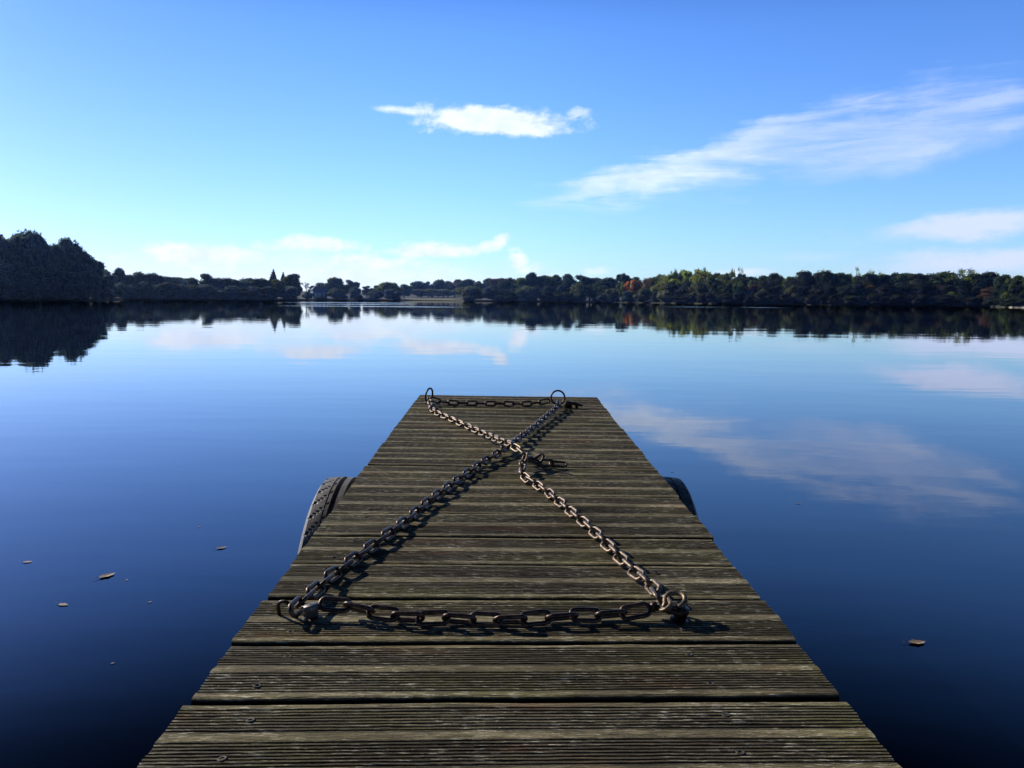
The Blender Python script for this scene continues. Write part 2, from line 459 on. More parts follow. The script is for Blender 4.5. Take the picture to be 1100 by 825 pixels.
    t.tube(pts, [w0*1.25, w0, w0*.75, w0*.35], 8)
    for c, rad in (lobes if not dense else lobes[1:9]):
        z0 = min(top*.9, max(.12, c.z-.30)); mid = Vector((c.x*.45, c.y*.45, (z0+c.z)/2-.02))
        if kind != 'spire': t.tube([(0,0,z0), mid, c], [w0*.45, w0*.3, w0*.12], 5)
        if not dense:
            for q in range(4):
                e = c+Vector((r.uniform(-.12,.12), r.uniform(-.12,.12), r.uniform(.02,.12)))
                t.tube([mid.lerp(c,.6), c.lerp(e,.5)+Vector((0,0,.01)), e], [w0*.14, w0*.1, w0*.05], 4)
    return b, t

VAR = {}
for kind, cnt, nl in (('round',6,2600),('ragged',6,2400),('bush',4,2300),('spire',1,1500),('spread',1,900),('sparse',3,420)):
    VAR[kind] = []
    for i in range(cnt):
        cb, tb = crown_mesh(kind, 100+i*13+len(kind), nl)
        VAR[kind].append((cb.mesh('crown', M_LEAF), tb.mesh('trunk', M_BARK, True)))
COL = dict(  # haze, shade: distance haze and woodland shade painted into the crown colour
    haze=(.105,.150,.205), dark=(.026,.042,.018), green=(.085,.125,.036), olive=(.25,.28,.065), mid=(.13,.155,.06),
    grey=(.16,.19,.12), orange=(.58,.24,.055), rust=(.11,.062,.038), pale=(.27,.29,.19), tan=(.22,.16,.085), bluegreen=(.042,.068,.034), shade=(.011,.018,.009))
tr_rnd = random.Random(21)
def tree(px, top, wpx, off, kind, colr, label, group=None, name=None):
    """one tree standing 'off' metres behind the water's edge; top and width from its angular size"""
    dist = shore(px)+off
    z0 = ground_z(px, dist)
    yh = 322+.0083*(px-550)
    cb = math.cos(bx(px))
    H = (yh-top)/FPX*dist*cb + CAM_H - z0
    W = wpx/FPX*dist*cb
    if kind == 'round' and px > 116 and tr_rnd.random() < .3: kind = 'ragged'
    cm, tm = tr_rnd.choice(VAR[kind])
    nm = name or {'bush': 'shrub', 'spire': 'conifer_tree'}.get(kind, 'broadleaf_tree')
    root = empty(nm)
    root.location = at(px, dist, z0-.05); root.rotation_euler = (0,0,tr_rnd.uniform(0,6.28)); root.scale = (W,W,H)
    c = link(bpy.data.objects.new('crown', cm)); c.parent = root
    k = tr_rnd.uniform(.8,1.2); cc = COL[colr]; c.color = (cc[0]*k, cc[1]*k*tr_rnd.uniform(.95,1.05), cc[2]*k, 1)
    t = link(bpy.data.objects.new('trunk' if kind != 'bush' else 'stem', tm)); t.parent = root
    tag(root, label, 'shrub' if kind == 'bush' else 'tree', group)
    return root
G = 'round'
def row(lst, off, kind, cols, wk, label, group, wmin=14, joff=4):
    for i, (px, top) in enumerate(lst):
        lo = lst[i-1][0] if i else px-16
        hi = lst[i+1][0] if i+1 < len(lst) else px+16
        wpx = max(wmin, (hi-lo)*.5*wk*1.25)*tr_rnd.uniform(.75,1.4)
        tree(px, top+tr_rnd.uniform(-1.6,1.3), wpx, off+tr_rnd.uniform(0, joff), kind, tr_rnd.choice(cols), label, group)

# left hand wood, nearest
row([(-18,253),(4,250),(20,255),(34,247.5),(50,259),(62,263),(76,255.5),(92,268),(104,276)], 6, G, ['haze'], 1.6,
    'tall dark hazy tree in the high wood at the left edge of the lake', 'tall trees of the near left wood', 24)
row([(-10,285),(8,282),(26,284),(44,287),(60,288),(78,290),(94,291),(106,292)], 2.5, G, ['haze'], 1.3,
    'lower shaded tree on the waterline of the high left wood', 'lower trees of the near left wood', 22, 1)
row([(-14,303),(2,300),(18,303),(34,301),(48,304),(62,302),(78,304),(92,303),(104,301),(113,305)], .8, 'bush', ['haze'], 1.4,
    'dark shrub at the water below the high left wood', 'shrubs under the near left wood', 18, .8)
# second wood on the left
row([(118,291),(129,288),(142,294),(152,293),(168,294),(181,296),(194,297),(207,299),(222,295),(235,300),(249,300),(262,301),(272,299)], 9, G, ['haze','bluegreen','dark'], 1.6,
    'dark tree in the low skyline between the high left wood and the conifers', 'skyline trees left of the conifers', 15)
row([(120,307),(132,304),(145,306),(157,303),(169,307),(182,304),(195,306),(208,307),(222,305),(236,308),(250,307),(263,308)], 2, 'bush', ['haze','bluegreen'], 1.4,
    'dark shrub on the shore below the low left skyline trees', 'shrubs on the shore left of the conifers', 16, 2)
tree(295, 290.5, 22, 14, 'spire', 'haze', 'taller pointed conifer rising above the trees left of the house')
tree(305.5, 293.5, 19, 14, 'spire', 'haze', 'shorter pointed conifer just right of the tallest spire')
tree(283, 299, 26, 9, G, 'bluegreen', 'rounded dark tree immediately left of the two conifers')
tree(298, 300, 24, 6, G, 'mid', 'bushy green tree in front of the two conifers')
tree(317, 294, 26, 8, G, 'mid', 'broad olive topped tree between the conifers and the house')
tree(272, 307, 20, 2, 'bush', 'haze', 'dark shrub on the shore left of the conifer clump')
tree(290, 307, 24, 1.5, 'bush', 'bluegreen', 'rounded shrub on the shore right below the conifers')
tree(311, 307, 26, 1.5, 'bush', 'haze', 'broad dark shrub on the shore left of the blue house')
tree(336, 306.5, 11, 24, G, 'haze', 'dark tree low behind the left end of the blue house')
tree(329.5, 303, 12, 4, 'sparse', 'haze', 'thin airy tree with sky gaps beside the blue house')
tree(345, 303.5, 24, 26, G, 'haze', 'dark tree peeping over the roof of the blue house')
# centre clumps
tree(331, 313, 12, 3, 'bush', 'haze', 'dark shrub on the shore at the left corner of the blue house')
tree(344, 318, 13, 2, 'bush', 'haze', 'low dark shrub in front of the blue house')
tree(360.5, 298, 22, 18, G, 'green', 'tall round green tree just right of the blue house')
tree(377, 300.5, 22, 22, G, 'bluegreen', 'dark tree with ragged top right of the tall green one')
tree(362, 309, 22, 3, 'bush', 'mid', 'lit olive shrub at the water right of the blue house')
tree(382, 308, 15, 4, 'bush', 'haze', 'dark shrub between the olive shrub and the white boat')
tree(394, 307, 18, 55, G, 'haze', 'distant low tree above the white and red boat')
tree(408, 306, 16, 60, G, 'mid', 'distant olive tree right of the boat, behind the wide willow')
tree(418, 303, 26, 14, G, 'olive', 'wide olive topped tree left of the pale meadow')
tree(403, 311, 20, 3, 'bush', 'haze', 'dark shrub right beside the white and red boat')
tree(422, 310, 22, 2, 'bush', 'haze', 'dark shrub at the left end of the pale meadow')
tree(434, 305, 18, 30, G, 'mid', 'olive tree rising at the left end of the meadow')
row([(449,303),(460,304),(471,301.5),(481,302),(492,300),(503,300.5),(514,301),(525,299.5),(536,299)], 95, G, ['mid','green','bluegreen','rust'], 1.6,
    'distant mottled tree in the wood behind the pale meadow', 'trees behind the meadow', 14, 12)
row([(452,311),(464,312),(476,310.5),(488,311),(499,309),(511,310)], 80, G, ['mid','bluegreen','grey'], 1.9,
    'lower distant tree at the back edge of the pale meadow', 'trees on the meadow edge', 14, 6)
tree(506, 307, 32, 3, 'bush', 'mid', 'broad rounded willow at the water on the right end of the meadow')
tree(529, 306, 26, 3, 'bush', 'haze', 'dark rounded shrub right of the broad willow')
tree(541, 301, 20, 12, G, 'bluegreen', 'dark ragged tree behind the shore right of the broad willow')
# centre right wood
row([(548,299),(558,298),(571,293),(582,297),(595,295.5),(610,293),(624,295),(638,297),(652,297),(668,294)], 16, G, ['green','bluegreen','dark'], 1.65,
    'dark tree in the skyline between the broad willow and the orange tree', 'skyline trees left of the orange tree', 16)
row([(550,309),(562,306),(574,308),(588,307),(601,306),(613,309),(632,307),(645,308)], 4, G, ['bluegreen','dark','haze'], 1.4,
    'low dark tree on the shore left of the orange tree', 'low trees left of the orange tree', 15, 3)
row([(546,313),(584,312),(596,313),(608,314),(640,313),(650,314)], 1, 'bush', ['dark','haze','bluegreen'], .8,
    'small dark shrub overhanging the water left of the orange tree', 'shrubs left of the orange tree', 15, 1)
tree(565, 307, 24, 1.5, 'bush', 'grey', 'grey green willow shrub right of the meadow, alone in catching light')
tree(621, 303.5, 20, 2, 'bush', 'mid', 'round olive lit shrub midway between meadow and orange tree')
tree(657, 309.5, 16, 1.2, 'bush', 'grey', 'round grey willow shrub left below the orange tree')
tree(667, 303, 14, 3.2, G, 'olive', 'olive yellow tree touching the left side of the orange tree')
tree(672, 302, 10, 5, G, 'orange', 'small rust orange tree partly behind the olive yellow one')
tree(680, 301, 17, 3.5, G, 'orange', 'larger bright orange autumn tree in the centre right wood')
tree(690.5, 309, 21, 1.2, 'bush', 'grey', 'round grey green shrub at the water below the orange tree')
tree(696, 298, 20, 14, G, 'tan', 'brownish bare looking tree right of the orange tree')
tree(713, 311, 20, 1.2, 'bush', 'pale', 'pale feathery willow shrub at the water right of the orange tree')
tree(674, 312, 16, 1, 'bush', 'haze', 'dark shrub at the water directly under the orange tree')
tree(703, 313, 12, 1.5, 'bush', 'dark', 'small dark shrub between grey shrub and pale willow')
row([(682,296.5),(706,294)], 22, G, ['green'], .8, 'dark green skyline tree right behind the orange tree', 'trees behind the orange tree', 20)
row([(717,294),(729,292),(741,291),(753,291),(765,293),(777,292),(789,291)], 12, G, ['olive','olive','mid'], 1.8,
    'sunlit yellow green tree top right of the orange tree', 'sunlit trees right of the orange tree', 18)
for i, (px, top) in enumerate([(722,289),(746,288),(754,287),(784,288),(791,287)]):
    tree(px, top, 11, 14, 'sparse', 'olive', 'thin bare twigged tree top above the sunlit trees', 'bare twigged trees above the sunlit trees')
row([(722,304),(736,302),(750,304),(764,302),(778,304),(792,303)], 5, G, ['dark','green','mid'], 1.4,
    'shaded tree below the sunlit tree tops right of the orange tree', 'shaded trees below the sunlit tops', 18, 3)
# right hand wood
row([(802,296),(815,297),(829,293.5),(845,296),(860,291.5),(872,295),(886,292),(900,293.5),(914,294.5),(930,295),(945,294.5),(958,293),(968,292),(984,293),(1000,294),(1014,293),(1044,294),(1058,293.5),(1074,296),(1090,297),(1104,298)], 12, G, ['dark','dark','green','bluegreen'], 1.65,
    'dark tree in the skyline of the long wood on the right', 'skyline trees of the right wood', 17)
row([(806,305),(820,308),(834,306),(848,304),(862,306),(876,305),(890,306),(904,307),(918,305),(932,307),(946,306),(960,305),(974,307),(988,305),(1002,306),(1016,305),(1030,306),(1046,306),(1062,307),(1078,306),(1092,307),(1106,307)], 6, G, ['dark','shade','shade','rust','dark'], 1.45,
    'shaded middle row tree of the long wood on the right', 'middle row of the right wood', 18, 3)
row([(728,315),(740,313),(753,315),(766,313),(779,315),(792,314),(805,315),(818,314),(831,316),(844,315),(857,316),(870,315),(883,316),(896,315),(909,316),(922,317),(935,316),(948,317),(961,316),(974,317),(987,316),(1000,317),(1013,316),(1026,317),(1039,318),(1052,317),(1065,318),(1078,318),(1092,319),(1106,319)], 1, 'bush', ['shade','shade','shade','dark'], 1.25,
    'dark shrub overhanging the water below the right wood', 'waterside shrubs of the right wood', 18, 1)
for i, (px, top, w) in enumerate([(882,289.5,18),(916,286.5,16),(930,290,14),(941,292,12)]):
    tree(px, top, w, 13, 'sparse', 'olive', ['airy half bare tree left of the thinnest bare tree on the right skyline', 'thinnest bare tree with sky showing through on the right skyline',
         'airy half bare tree right of the thinnest bare tree', 'small twiggy tree, last of the bare ones on the right skyline'][i])
tree(1030, 285.5, 42, 13, 'spread', 'olive', 'flat topped spreading olive tree standing above the right skyline')
tree(1056, 291, 10, 14, 'sparse', 'dark', 'small dark sparse tree right of the flat topped spreading tree')
for i, (px, top, w) in enumerate([(818,310,20),(850,305.5,22),(946,315,14),(1019,313,20)]):
    tree(px, top, w, 3.5, 'bush', 'mid', ['muted olive clump low in the wood right of the sunlit trees', 'muted olive clump halfway up the right wood below a bump of the skyline',
         'small muted clump low in the right wood below the bare trees', 'muted clump low in the right wood below the spreading tree'][i])

# ------------------------------------------------------------------ house and boat on the far shore
hd = shore(343)+8; hz = ground_z(343, hd); hp = at(343, hd, hz)
HM = Matrix.Translation(hp) @ Matrix.Rotation(-bx(343)+R(14), 4, 'Z')
house = tag(empty('house', HM), 'blue shaded lakeside house with dark hipped roof, half hidden by trees', 'house')
b = MB(); b.box(-2.9,2.9,-2.2,2.2,-.4,3.6)
b.build('wall', M_WALLW, house)
b = MB(); b.add([(-3.3,-2.6,3.602),(3.3,-2.6,3.602),(3.3,2.6,3.602),(-3.3,2.6,3.602),(-1.6,0,5.0),(1.6,0,5.0)], [(3,2,1,0),(0,1,5,4),(1,2,5),(2,3,4,5),(3,0,4)])
roof = b.build('roof', M_SLATE, house)
b = MB(); b.box(1.0,1.5,-.3,.3,4.5,5.6); b.box(1.1,1.4,-.2,.2,5.602,5.85); b.build('chimney', M_SLATE, roof)
for x in (-1.7, -.2, 1.5):
    b = MB(); b.box(x-.48,x+.48,-2.26,-2.203,.9,2.4); wn = b.build('window', M_WHITE, house)
    b = MB(); b.box(x-.40,x-.03,-2.30,-2.263,.98,2.32); b.box(x+.03,x+.40,-2.30,-2.263,.98,2.32); b.build('pane', M_GLASS, wn)
b = MB(); b.box(2.05,2.75,-2.27,-2.203,-.2,2.0); b.build('door', M_SLATE, house)
def hull(L, Wd, Hh):
    st = []
    for i in range(13):
        t = i/12; wdt = Wd/2*(1-max(0,(t-.35)/.65)**2.2)*(.82+.18*min(1,t*4)); sh = Hh*(1+.25*t*t); kz = .0+.30*Hh*max(0,(t-.6)/.4)**2
        st.append([(L*(t-.5), -wdt, sh), (L*(t-.5), -wdt*.82, kz+.3*Hh), (L*(t-.5), 0, kz), (L*(t-.5), wdt*.82, kz+.3*Hh), (L*(t-.5), wdt, sh)])
    return st
bd = shore(394)+2.5; bp = at(392.5, bd, ground_z(392.5, bd)+.05)
boat = tag(empty('rowing_boat', Matrix.Translation(bp) @ Matrix.Rotation(PI-.1-bx(393), 4, 'Z')), 'small white boat with a red stern drawn up on the far shore', 'boat')
st = hull(2.7, 1.1, .62); b = MB(); b.v = [p for s in st for p in s]
for i in range(12):
    for j in range(4): b.f.append((i*5+j, i*5+j+1, (i+1)*5+j+1, (i+1)*5+j))
b.build('hull', M_WHITE, boat)
b = MB(); b.box(-1.72,-1.353,-.5,.5,.05,.95); b.build('stern', M_RED, boat)
b = MB(); b.box(-.5,-.25,-.5,.5,.42,.46); b.box(.4,.62,-.42,.42,.44,.48); b.build('seat', M_WHITE, boat)

# ------------------------------------------------------------------ jetty
DO = Vector((-.0074, .0088, .2831))
DD = Vector((-.01152491, .99976277, .01848165)); DE = Vector((.99981569, .0118054, -.01514011)); DN = DE.cross(DD)
MD = Matrix(((DE.x,DD.x,DN.x,DO.x),(DE.y,DD.y,DN.y,DO.y),(DE.z,DD.z,DN.z,DO.z),(0,0,0,1)))
XL, XR = -.352, .419
SK = .043          # the boards sit slightly out of square
PIT = .1497
jetty = tag(empty('jetty', MD), 'narrow weathered timber jetty of grooved boards running out over the lake', 'jetty')
def board_profile(wd, r):
    """(y, z, band, groove) across one reeded decking board"""
    pts = [(0,-.028,.6,0),(0,-.004,.6,0),(.0012,-.0012,.9,0),(.004,0,.9,0),(.011,0,.8,0)]
    def reeds(y, n):
        p = (.0062)
        for i in range(n):
            pts.extend([(y+.0004,0,.1,0),(y+.0028,.0001,.1,0),(y+.0038,-.0022,0,1),(y+.0052,-.0022,0,1),(y+.0062,0,.1,.1)])
            y += p
        return y
    y = reeds(.0115, 8)
    cw = wd-2*y
    pts.extend([(y+.002,.0003,1,0),(y+cw*.5,.0006,1,0),(y+cw-.002,.0003,1,0)])
    y = reeds(y+cw, 8)
    pts.extend([(wd-.010,0,.9,0),(wd-.004,0,.9,0),(wd-.0012,-.0012,.9,0),(wd,-.004,.6,0),(wd,-.028,.6,0)])
    return pts
deck = MB(); A = {'board': [], 'band': [], 'groove': [], 'under': []}
br = random.Random(5)
NB0, NB1 = -9, 17
EDGE = {}
screws = []
for k in range(NB0, NB1):
    y0 = .880+PIT*k
    gap = br.choice([.003,.004,.005,.006,.007]) if k not in (-1, 0) else .012
    wd = PIT-gap
    xl = XL+br.uniform(-.003,.003); xr = XR+br.uniform(-.003,.003)
    if k == 0: xl, xr = XL+.002, XR-.002
    if k == 1: xl = XL-.003
    prof = board_profile(wd, br)
    zt = br.uniform(-.0015,.0015); tilt = br.uniform(-.0025,.0025); bowr = br.uniform(-.001,.001)
    NX = 36; bid = br.random(); npf = len(prof); b0 = len(deck.v)
    for i in range(NX+1):
        t = i/NX; x = xl+(xr-xl)*t
        ex = .0022*noise.noise(Vector((k*5.1, 3, 0))) if 0 else 0
        for (py, pz, bd_, gv) in prof:
            wob = .0013*noise.noise(Vector((x*3, k*3.3+py*20, 1.7))) + .0006*noise.noise(Vector((x*30, py*160+k*31, 5)))
            endj = 0
            if i in (0, NX): endj = .0025*noise.noise(Vector((k*9.7, py*70, i)))
            edge = .0018*noise.noise(Vector((x*9, k*7, 9 if py > wd/2 else 2))) if (py < .002 or py > wd-.002) else 0
            xx = x+endj
            deck.v.append((xx, y0+py+edge+SK*x+bowr*math.sin(PI*t), pz+(wob if pz > -.02 else 0)+zt+tilt*(t-.5)))
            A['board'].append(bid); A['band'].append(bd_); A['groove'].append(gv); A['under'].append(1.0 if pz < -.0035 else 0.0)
    for i in range(NX):
        for j in range(npf-1):
            deck.f.append((b0+i*npf+j, b0+(i+1)*npf+j, b0+(i+1)*npf+j+1, b0+i*npf+j+1))
        deck.f.append((b0+i*npf+npf-1, b0+(i+1)*npf+npf-1, b0+(i+1)*npf, b0+i*npf))
    deck.f.append(tuple(b0+j for j in range(npf))); deck.f.append(tuple(b0+NX*npf+j for j in reversed(range(npf))))
    if k >= -2:
        for x in (-.279, .266):
            for py in (.030, wd-.030):
                screws.append((x+br.uniform(-.012,.012), y0+py+br.uniform(-.006,.006)+SK*x, zt+tilt*((x-xl)/(xr-xl)-.5)))
deck.att = A
decking = deck.build('decking', M_WOOD, jetty)
sm = MB()
sm.lathe([(.0050,-.0025),(.0050,.0001),(.0043,.0005),(.0025,.0003),(.0021,-.0010),(.0008,-.0012)], 14)
sme = sm.mesh('screw', M_SCREW, False)
for (x, y, z) in screws:
    o = link(bpy.data.objects.new('screw', sme)); o.parent = decking; o.location = (x, y, z+.0004); o.rotation_euler = (br.uniform(-.12,.12), br.uniform(-.12,.12), br.uniform(0,6))
for x in (XL+.035, XR-.085):
    b = MB(); b.box(x, x+.05, -.45, 3.40, -.150, -.0305); b.build('side_beam', M_BEAM, jetty)
for y in (.25, 1.35, 2.9):
    b = MB(); b.box(XL+.088, XR-.088, y, y+.05, -.145, -.035); b.build('cross_beam', M_BEAM, jetty)
for x in (XL+.15, XR-.15):
    for y in (.36, 3.0):
        b = MB(); b.lathe([(.055,-1.3),(.05,-.6),(.048,-.06),(.044,-.045)], 16, Matrix.Translation((x,y,0))); b.build('pile', M_BEAM, jetty, True)

# ------------------------------------------------------------------ tyres
def tyre(P, rot, W, RO, label):
    root = tag(empty('tyre', MD @ Matrix.Translation(P) @ rot), label, 'tyre')
    # axis along local x; profile (x, r) from inner bead over the tread to the other bead
    hw = W/2; prof = []; tread = []
    N = 480
    side = [(-hw*.62, RO*.60), (-hw*.80, RO*.64), (-hw*.98, RO*.74), (-hw*1.04, RO*.82), (-hw*1.0, RO*.895), (-hw*.93, RO*.945)]
    prof += [(x, r, 0) for x, r in side]
    def crown(x): return RO*(1-.035*abs(x/hw)**2.4)
    tp = [(-.86,2),(-.80,2),(-.72,2),(-.64,2),(-.56,2),(-.50,1),(-.485,4),(-.470,4),(-.455,1),(-.43,2),(-.39,2),(-.36,1),(-.345,3),(-.215,3),(-.20,1),(-.13,1),(-.07,1),(-.03,1),(-.015,3),(.12,3),(.135,1),(.20,1),(.26,1),(.32,2),(.40,2),(.455,1),(.47,4),(.485,4),(.50,1),(.56,2),(.64,2),(.72,2),(.80,2),(.86,2)]
    prof += [(t*hw, crown(t*hw), kd) for t, kd in tp]
    prof += [(-x, r, 0) for x, r in reversed(side)]
    b = MB()
    for i in range(N):
        for x, r, kd in prof:
            rr = r; 
            if kd == 3: rr -= .013
            elif kd == 4: rr -= .004
            elif kd == 2:
                ph = (i - abs(x)/hw*30) % 13
                if ph < 1.05: rr -= .0045
            w_ = 2*PI*i/N
            b.v.append((x, rr*math.cos(w_), rr*math.sin(w_)))
    m = len(prof)
    for i in range(N):
        j = (i+1) % N
        for k in range(m-1): b.f.append((i*m+k, j*m+k, j*m+k+1, i*m+k+1))
    o = b.build('tyre_body', M_RUBBER, root)
    # inner lining so the casing has thickness
    c = MB(); ip = [(-hw*.62, RO*.602), (-hw*.76, RO*.70), (-hw*.84, RO*.82), (-hw*.70, RO*.90), (0, RO*.925), (hw*.70, RO*.90), (hw*.84, RO*.82), (hw*.76, RO*.70), (hw*.62, RO*.602)]
    for i in range(64):
        for x, r in ip:
            w_ = 2*PI*i/64; c.v.append((x, r*math.cos(w_), r*math.sin(w_)))
    for i in range(64):
        j = (i+1) % 64
        for k in range(8): c.f.append((i*9+k, i*9+k+1, j*9+k+1, j*9+k))
    c.build('inner_lining', M_RUBBER, root, True)
    return root
tyre((-.440, 2.20, -.378), Matrix.Rotation(R(4), 4, 'Y'), .175, .30, 'black car tyre with ribbed tread hung as a fender left of the jetty')
tyre((.488, 2.29, -.380), Matrix.Rotation(R(-3), 4, 'Y'), .165, .30, 'black car tyre mostly hidden behind the right side of the jetty')

# ------------------------------------------------------------------ chains
WR = .0034
def link_mesh(mat):
    b = MB(); r = .0086; s = .0134; pts = []
    for i in range(11):
        a = -PI/2+PI*i/10; pts.append((s+r*math.cos(a), r*math.sin(a), 0))
    for i in range(11):
        a = PI/2+PI*i/10; pts.append((-s+r*math.cos(a), r*math.sin(a), 0))
    b.tube(pts, WR, 10, closed=True)
    return b.mesh('link', mat, True)
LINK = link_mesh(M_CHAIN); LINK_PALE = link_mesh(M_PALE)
PITCH_L = 2*(.0134+.0086)-2*WR-.0004
cr = random.Random(11)
def resample(pts, step):
    pts = [Vector(p) for p in pts]
    # smooth the polyline with a Catmull-Rom curve first
    fine = []
    for i in range(len(pts)-1):
        p0 = pts[max(i-1,0)]; p1 = pts[i]; p2 = pts[i+1]; p3 = pts[min(i+2,len(pts)-1)]
        for k in range(24):
            t = k/24
            fine.append(.5*((2*p1)+(p2-p0)*t+(2*p0-5*p1+4*p2-p3)*t*t+(3*p1-p0-3*p2+p3)*t**3))
    fine.append(pts[-1])
    out = [fine[0]]; acc = 0
    for a, b in zip(fine, fine[1:]):
        d = (b-a).length; 
        while acc+d >= step:
            q = (step-acc)/d; a = a.lerp(b, q); out.append(a.copy()); d = (b-a).length; acc = 0
        acc += d
    return out
def chain(pts, roll0, label, jit=10, mesh=None, n_max=95):
    P = resample(pts, PITCH_L)
    root = tag(empty('chain', MD @ Matrix.Translation(P[0])), label, 'chain')
    for i in range(min(len(P)-1, n_max)):
        c = (P[i]+P[i+1])/2; t = (P[i+1]-P[i]).normalized()
        side = Vector((0,0,1)).cross(t).normalized(); up = t.cross(side)
        ro = R(roll0+(90 if i % 2 else 0)+cr.uniform(-jit, jit))
        sy = side*math.cos(ro)+up*math.sin(ro); sz = t.cross(sy)
        yaw = cr.uniform(-.09,.09); c = c+Vector((cr.gauss(0,.0009), cr.gauss(0,.0012), 0))
        o = link(bpy.data.objects.new('link', mesh or LINK)); o.parent = root
        M = Matrix(((t.x,sy.x,sz.x,0),(t.y,sy.y,sz.y,0),(t.z,sy.z,sz.z,0),(0,0,0,1)))
        o.matrix_local = Matrix.Translation(c-P[0]) @ M @ Matrix.Rotation(yaw, 4, 'Z')
    return root
zc = .0105
chain([(-.252,1.098,.020),(-.215,1.094,.018),(-.150,1.078,.012),(-.06,1.074,zc),(.025,1.074,zc),(.097,1.090,zc),(.16,1.098,zc),(.205,1.104,.014),(.250,1.108,.018)], 44,
      'chain lying across the near end of the jetty between its two bolts', 8)
chain([(-.289,1.072,.017),(-.2825,1.134,.014),(-.2637,1.242,.010),(-.2322,1.358,.010),(-.1973,1.486,.010),(-.1473,1.698,.010),(-.0685,1.990,.010),(-.0276,2.111,.014),(-.0078,2.163,.016),(.0292,2.264,.020),(.0555,2.365,.018),(.1162,2.608,.015),(.177,2.856,.017),(.2227,3.04,.022),(.2285,3.135,.026)], 54,
      'dark diagonal chain from the near left bolt to the far right ring', 9)
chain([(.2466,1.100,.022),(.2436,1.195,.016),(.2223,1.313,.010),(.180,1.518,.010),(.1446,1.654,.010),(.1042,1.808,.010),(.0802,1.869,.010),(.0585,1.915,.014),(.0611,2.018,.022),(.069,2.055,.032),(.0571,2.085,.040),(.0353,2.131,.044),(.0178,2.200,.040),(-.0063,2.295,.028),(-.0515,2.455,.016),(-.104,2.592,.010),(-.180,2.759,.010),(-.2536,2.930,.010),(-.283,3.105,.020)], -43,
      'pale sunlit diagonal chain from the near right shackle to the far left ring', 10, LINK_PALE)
chain([(-.280,3.135,.024),(-.25,3.130,.015),(-.19,3.125,zc),(-.11,3.128,zc),(0.0,3.128,zc),(.09,3.135,zc),(.145,3.148,.014),(.19,3.152,.022),(.222,3.150,.030)], 78,
      'dark chain across the far end of the jetty between the two rings')
chain([(.076,2.045,.028),(.098,2.058,.018),(.122,2.070,.012),(.156,2.072,zc),(.200,2.060,.0095)], 22,
      'short loose tail of chain lying to the right of the crossing')

# ------------------------------------------------------------------ fittings
def ring(P, rot, Rr, wr, label, name='mooring_ring', base=True, bolt=None):
    root = tag(empty(name, MD @ Matrix.Translation(P)), label, 'ring')
    b = MB(); pts = [(Rr*math.cos(2*PI*i/40), 0, Rr+Rr*math.sin(2*PI*i/40)) for i in range(40)]
    b.tube(pts, wr, 10, closed=True)
    b.build('ring', M_IRON, root, True, rot)
    b = MB()
    b.lathe([(.017,-.001),(.017,.003),(.0155,.004),(.006,.0045),(.0055,.006)], 20)
    pe = [(.0085*math.cos(a), 0, .013+.0085*math.sin(a)) for a in [2*PI*i/20 for i in range(20)]]
    b.tube(pe, .0038, 8, closed=True)
    b.build('eye_bolt', M_IRON, root, True, Matrix.Rotation(R(90), 4, 'Z') @ Matrix.Translation((0,0,0)))
    return root
ring((.2285,3.150,.004), Matrix.Translation((0,0,.006)) @ Matrix.Rotation(R(-8), 4, 'X') @ Matrix.Rotation(R(4), 4, 'Z'), .0275, .0037, 'upright iron ring seen face on at the far right of the jetty')
ring((-.292,3.150,.004), Matrix.Translation((0,0,.004)) @ Matrix.Rotation(R(66), 4, 'Z') @ Matrix.Rotation(R(6), 4, 'X'), .028, .0037, 'upright iron ring seen nearly edge on at the far left of the jetty')
# near left: bolt head with a bent staple beside it
def bolt(P, label, r=.0105, h=.026, lean=(0,0), mat=None):
    root = tag(empty('bolt', MD @ Matrix.Translation(P) @ Matrix.Rotation(lean[0], 4, 'X') @ Matrix.Rotation(lean[1], 4, 'Y')), label, 'bolt')
    b = MB(); b.lathe([(r*.9,-.004),(r*.9,h*.55),(r*1.0,h*.6),(r*1.06,h*.66),(r*1.06,h*.93),(r*.98,h*1.0),(r*.1,h*1.02)], 28)
    b.build('bolt_head', mat or M_STEEL, root, True)
    b = MB(); b.lathe([(r*1.35,-.0005),(r*1.35,.0015),(r*1.25,.002),(r*.92,.0034)], 28); b.build('washer', M_IRON, root)
    return root
bolt((-.2635,1.088,0), 'round topped steel bolt standing up at the near left corner of the chains', .0105, .021, (R(-6),R(-10)))
def staple(P, rot, w_, h_, wr, label, name='staple', extra=True):
    root = tag(empty(name, MD @ Matrix.Translation(P) @ rot), label, name)
    b = MB(); pts = [(-w_/2,0,-.006)]
    for i in range(13):
        a = PI-PI*i/12; pts.append((w_/2*math.cos(a), 0, h_-w_/2+w_/2*math.sin(a)))
    pts.append((w_/2,0,-.006)); b.tube(pts, wr, 10)
    b.build('staple_wire', M_IRON, root, True)
    return root
staple((-.305,1.100,0), Matrix.Rotation(R(-12), 4, 'Z') @ Matrix.Rotation(R(14), 4, 'X'), .021, .023, .0028, 'bent iron staple left of the round steel bolt')
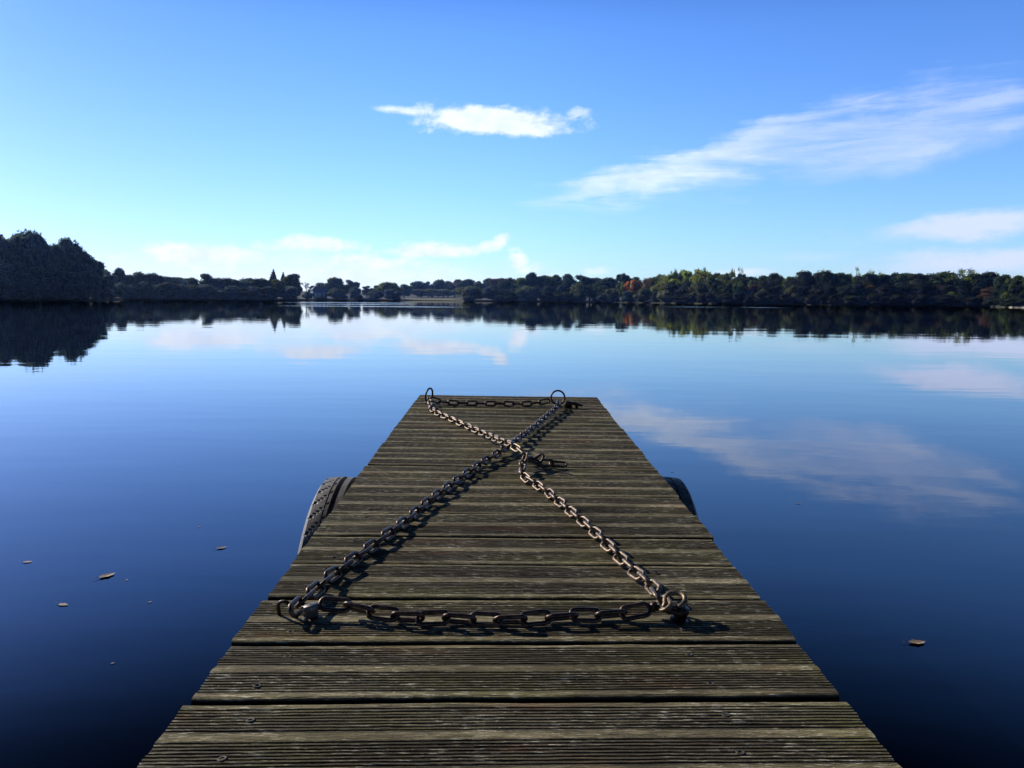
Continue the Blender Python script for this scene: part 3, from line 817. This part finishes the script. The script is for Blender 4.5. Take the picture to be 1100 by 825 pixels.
def shackle(P, rot, label, s=1.0):
    root = tag(empty('shackle', MD @ Matrix.Translation(P) @ rot), label, 'shackle')
    b = MB(); pts = [(-.011*s,0,0),(-.011*s,0,.012*s)]
    for i in range(15):
        a = R(205)-R(230)*i/14; pts.append((.0155*s*math.cos(a), 0, .026*s+.0155*s*math.sin(a)))
    pts += [(.011*s,0,.012*s),(.011*s,0,0)]
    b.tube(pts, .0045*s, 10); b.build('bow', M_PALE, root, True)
    b = MB(); b.tube([(-.022*s,0,.001),(.020*s,0,.001)], .0048*s, 10); b.tube([(-.0225*s,0,.001),(-.030*s,0,.001)], .0085*s, 12); b.build('pin', M_IRON, root, True)
    return root
shackle((.252,1.100,.016), Matrix.Rotation(R(-32), 4, 'Z') @ Matrix.Rotation(R(-66), 4, 'X'), 'sunlit iron shackle lying at the near right corner of the chains', .95)
bolt((.268,1.104,0), 'dark bolt head behind the near right shackle', .0105, .022, (R(6),R(8)), M_IRON)
bolt((.262,3.115,0), 'dark bolt head beside the far right ring', .0115, .022, (0,R(6)), M_IRON)
b = MB()
hk = [(0,0,.006),(.012,.004,.012),(.026,.004,.022),(.036,0,.030),(.040,-.006,.024),(.036,-.012,.014),(.026,-.014,.008)]
hook = tag(empty('hook', MD @ Matrix.Translation((.076,2.055,.012))), 'small bent iron hook sticking up at the chain crossing', 'hook')
b.tube(hk, [.0042,.0042,.0040,.0038,.0036,.0034,.003], 10); b.build('hook_wire', M_CHAIN, hook, True)

# far right plate beside the ring
pl = tag(empty('iron_cleat', MD @ Matrix.Translation((.290,3.118,0))), 'low iron cleat lying right of the far right ring', 'cleat')
b = MB(); b.lathe([(.006,0),(.006,.016),(.0075,.018)], 12, Matrix.Translation((-.012,0,0))); b.lathe([(.006,0),(.006,.013),(.0075,.015)], 12, Matrix.Translation((.012,0,0))); b.build('foot', M_IRON, pl, True)
b = MB(); b.tube([(-.034,0,.026),(-.012,0,.021),(.012,0,.017),(.036,0,.012)], [.0035,.0065,.0065,.0035], 10); b.build('horn', M_IRON, pl, True)

# ------------------------------------------------------------------ leaves afloat
def leaf(x, y, s, rz, label, curl=.25, group=None):
    s *= .8; b = MB(); nn = 9; L = []
    for i in range(nn):
        t = i/(nn-1); hw_ = .26*math.sin(PI*t**.8)*(1+.18*math.sin(t*19)); z = .004+curl*.18*(2*t-1)**2
        for q in (-1,-.5,0,.5,1): L.append((s*(t-.5), s*hw_*q, s*(z+curl*.35*abs(q)**2*hw_*2)))
    b.v = L
    for i in range(nn-1):
        for j in range(4): b.f.append((i*5+j,(i+1)*5+j,(i+1)*5+j+1,i*5+j+1))
    root = tag(empty('fallen_leaf', Matrix.Translation((x*CAM_H/.83,y*CAM_H/.83,.0015)) @ Matrix.Rotation(rz, 4, 'Z')), label, 'leaf', group)
    b.build('leaf_blade', M_DEAD, root, True)
    st = MB(); st.tube([(-s*.5,0,s*(.004+curl*.18)),(-s*.68,s*.03,s*.03+.002),(-s*.82,s*.02,s*.02+.002)], s*.012, 5); st.build('leaf_stalk', M_DEAD, root, True)
    return root
leaf(-1.203,2.286,.060,R(58),'pale curled leaf afloat on the water left of the jetty, largest on that side', .22)
leaf(-.962,2.559,.042,R(35),'small whitish leaf afloat, nearest to the left tyre')
leaf(.999,1.864,.052,R(6),'brown curled leaf afloat on the dark water right of the jetty', .3)
leaf(-1.207,2.061,.036,R(-15),'small brown leaf afloat, lowest of those left of the jetty', .1)
leaf(-1.512,2.404,.034,R(10),'dull brown leaf afloat near the left edge of the view', .1)
leaf(.786,3.798,.022,R(10),'tiny pale leaf afloat beyond the right tyre')
leaf(1.192,3.208,.024,R(-10),'tiny dull leaf afloat out right of the jetty')
for (fx, fy, fs) in ((-1.129,2.253,.012),(-.984,2.085,.013),(-.903,1.72,.010),(-1.13,2.80,.014)):
    leaf(fx, fy, fs, rnd.uniform(0,6), 'tiny leaf fragment afloat on the water left of the jetty', .1, 'tiny fragments afloat left of the jetty')

# ------------------------------------------------------------------ render settings
scene.render.engine = 'CYCLES'
scene.view_settings.view_transform = 'Standard'
scene.view_settings.look = 'None'
scene.view_settings.exposure = 0
scene.cycles.use_denoising = True
scene.cycles.max_bounces = 6
scene.cycles.volume_bounces = 0
scene.cycles.diffuse_bounces = 2
scene.cycles.glossy_bounces = 4
scene.cycles.transparent_max_bounces = 4
scene.cycles.caustics_reflective = False
scene.cycles.caustics_refractive = False
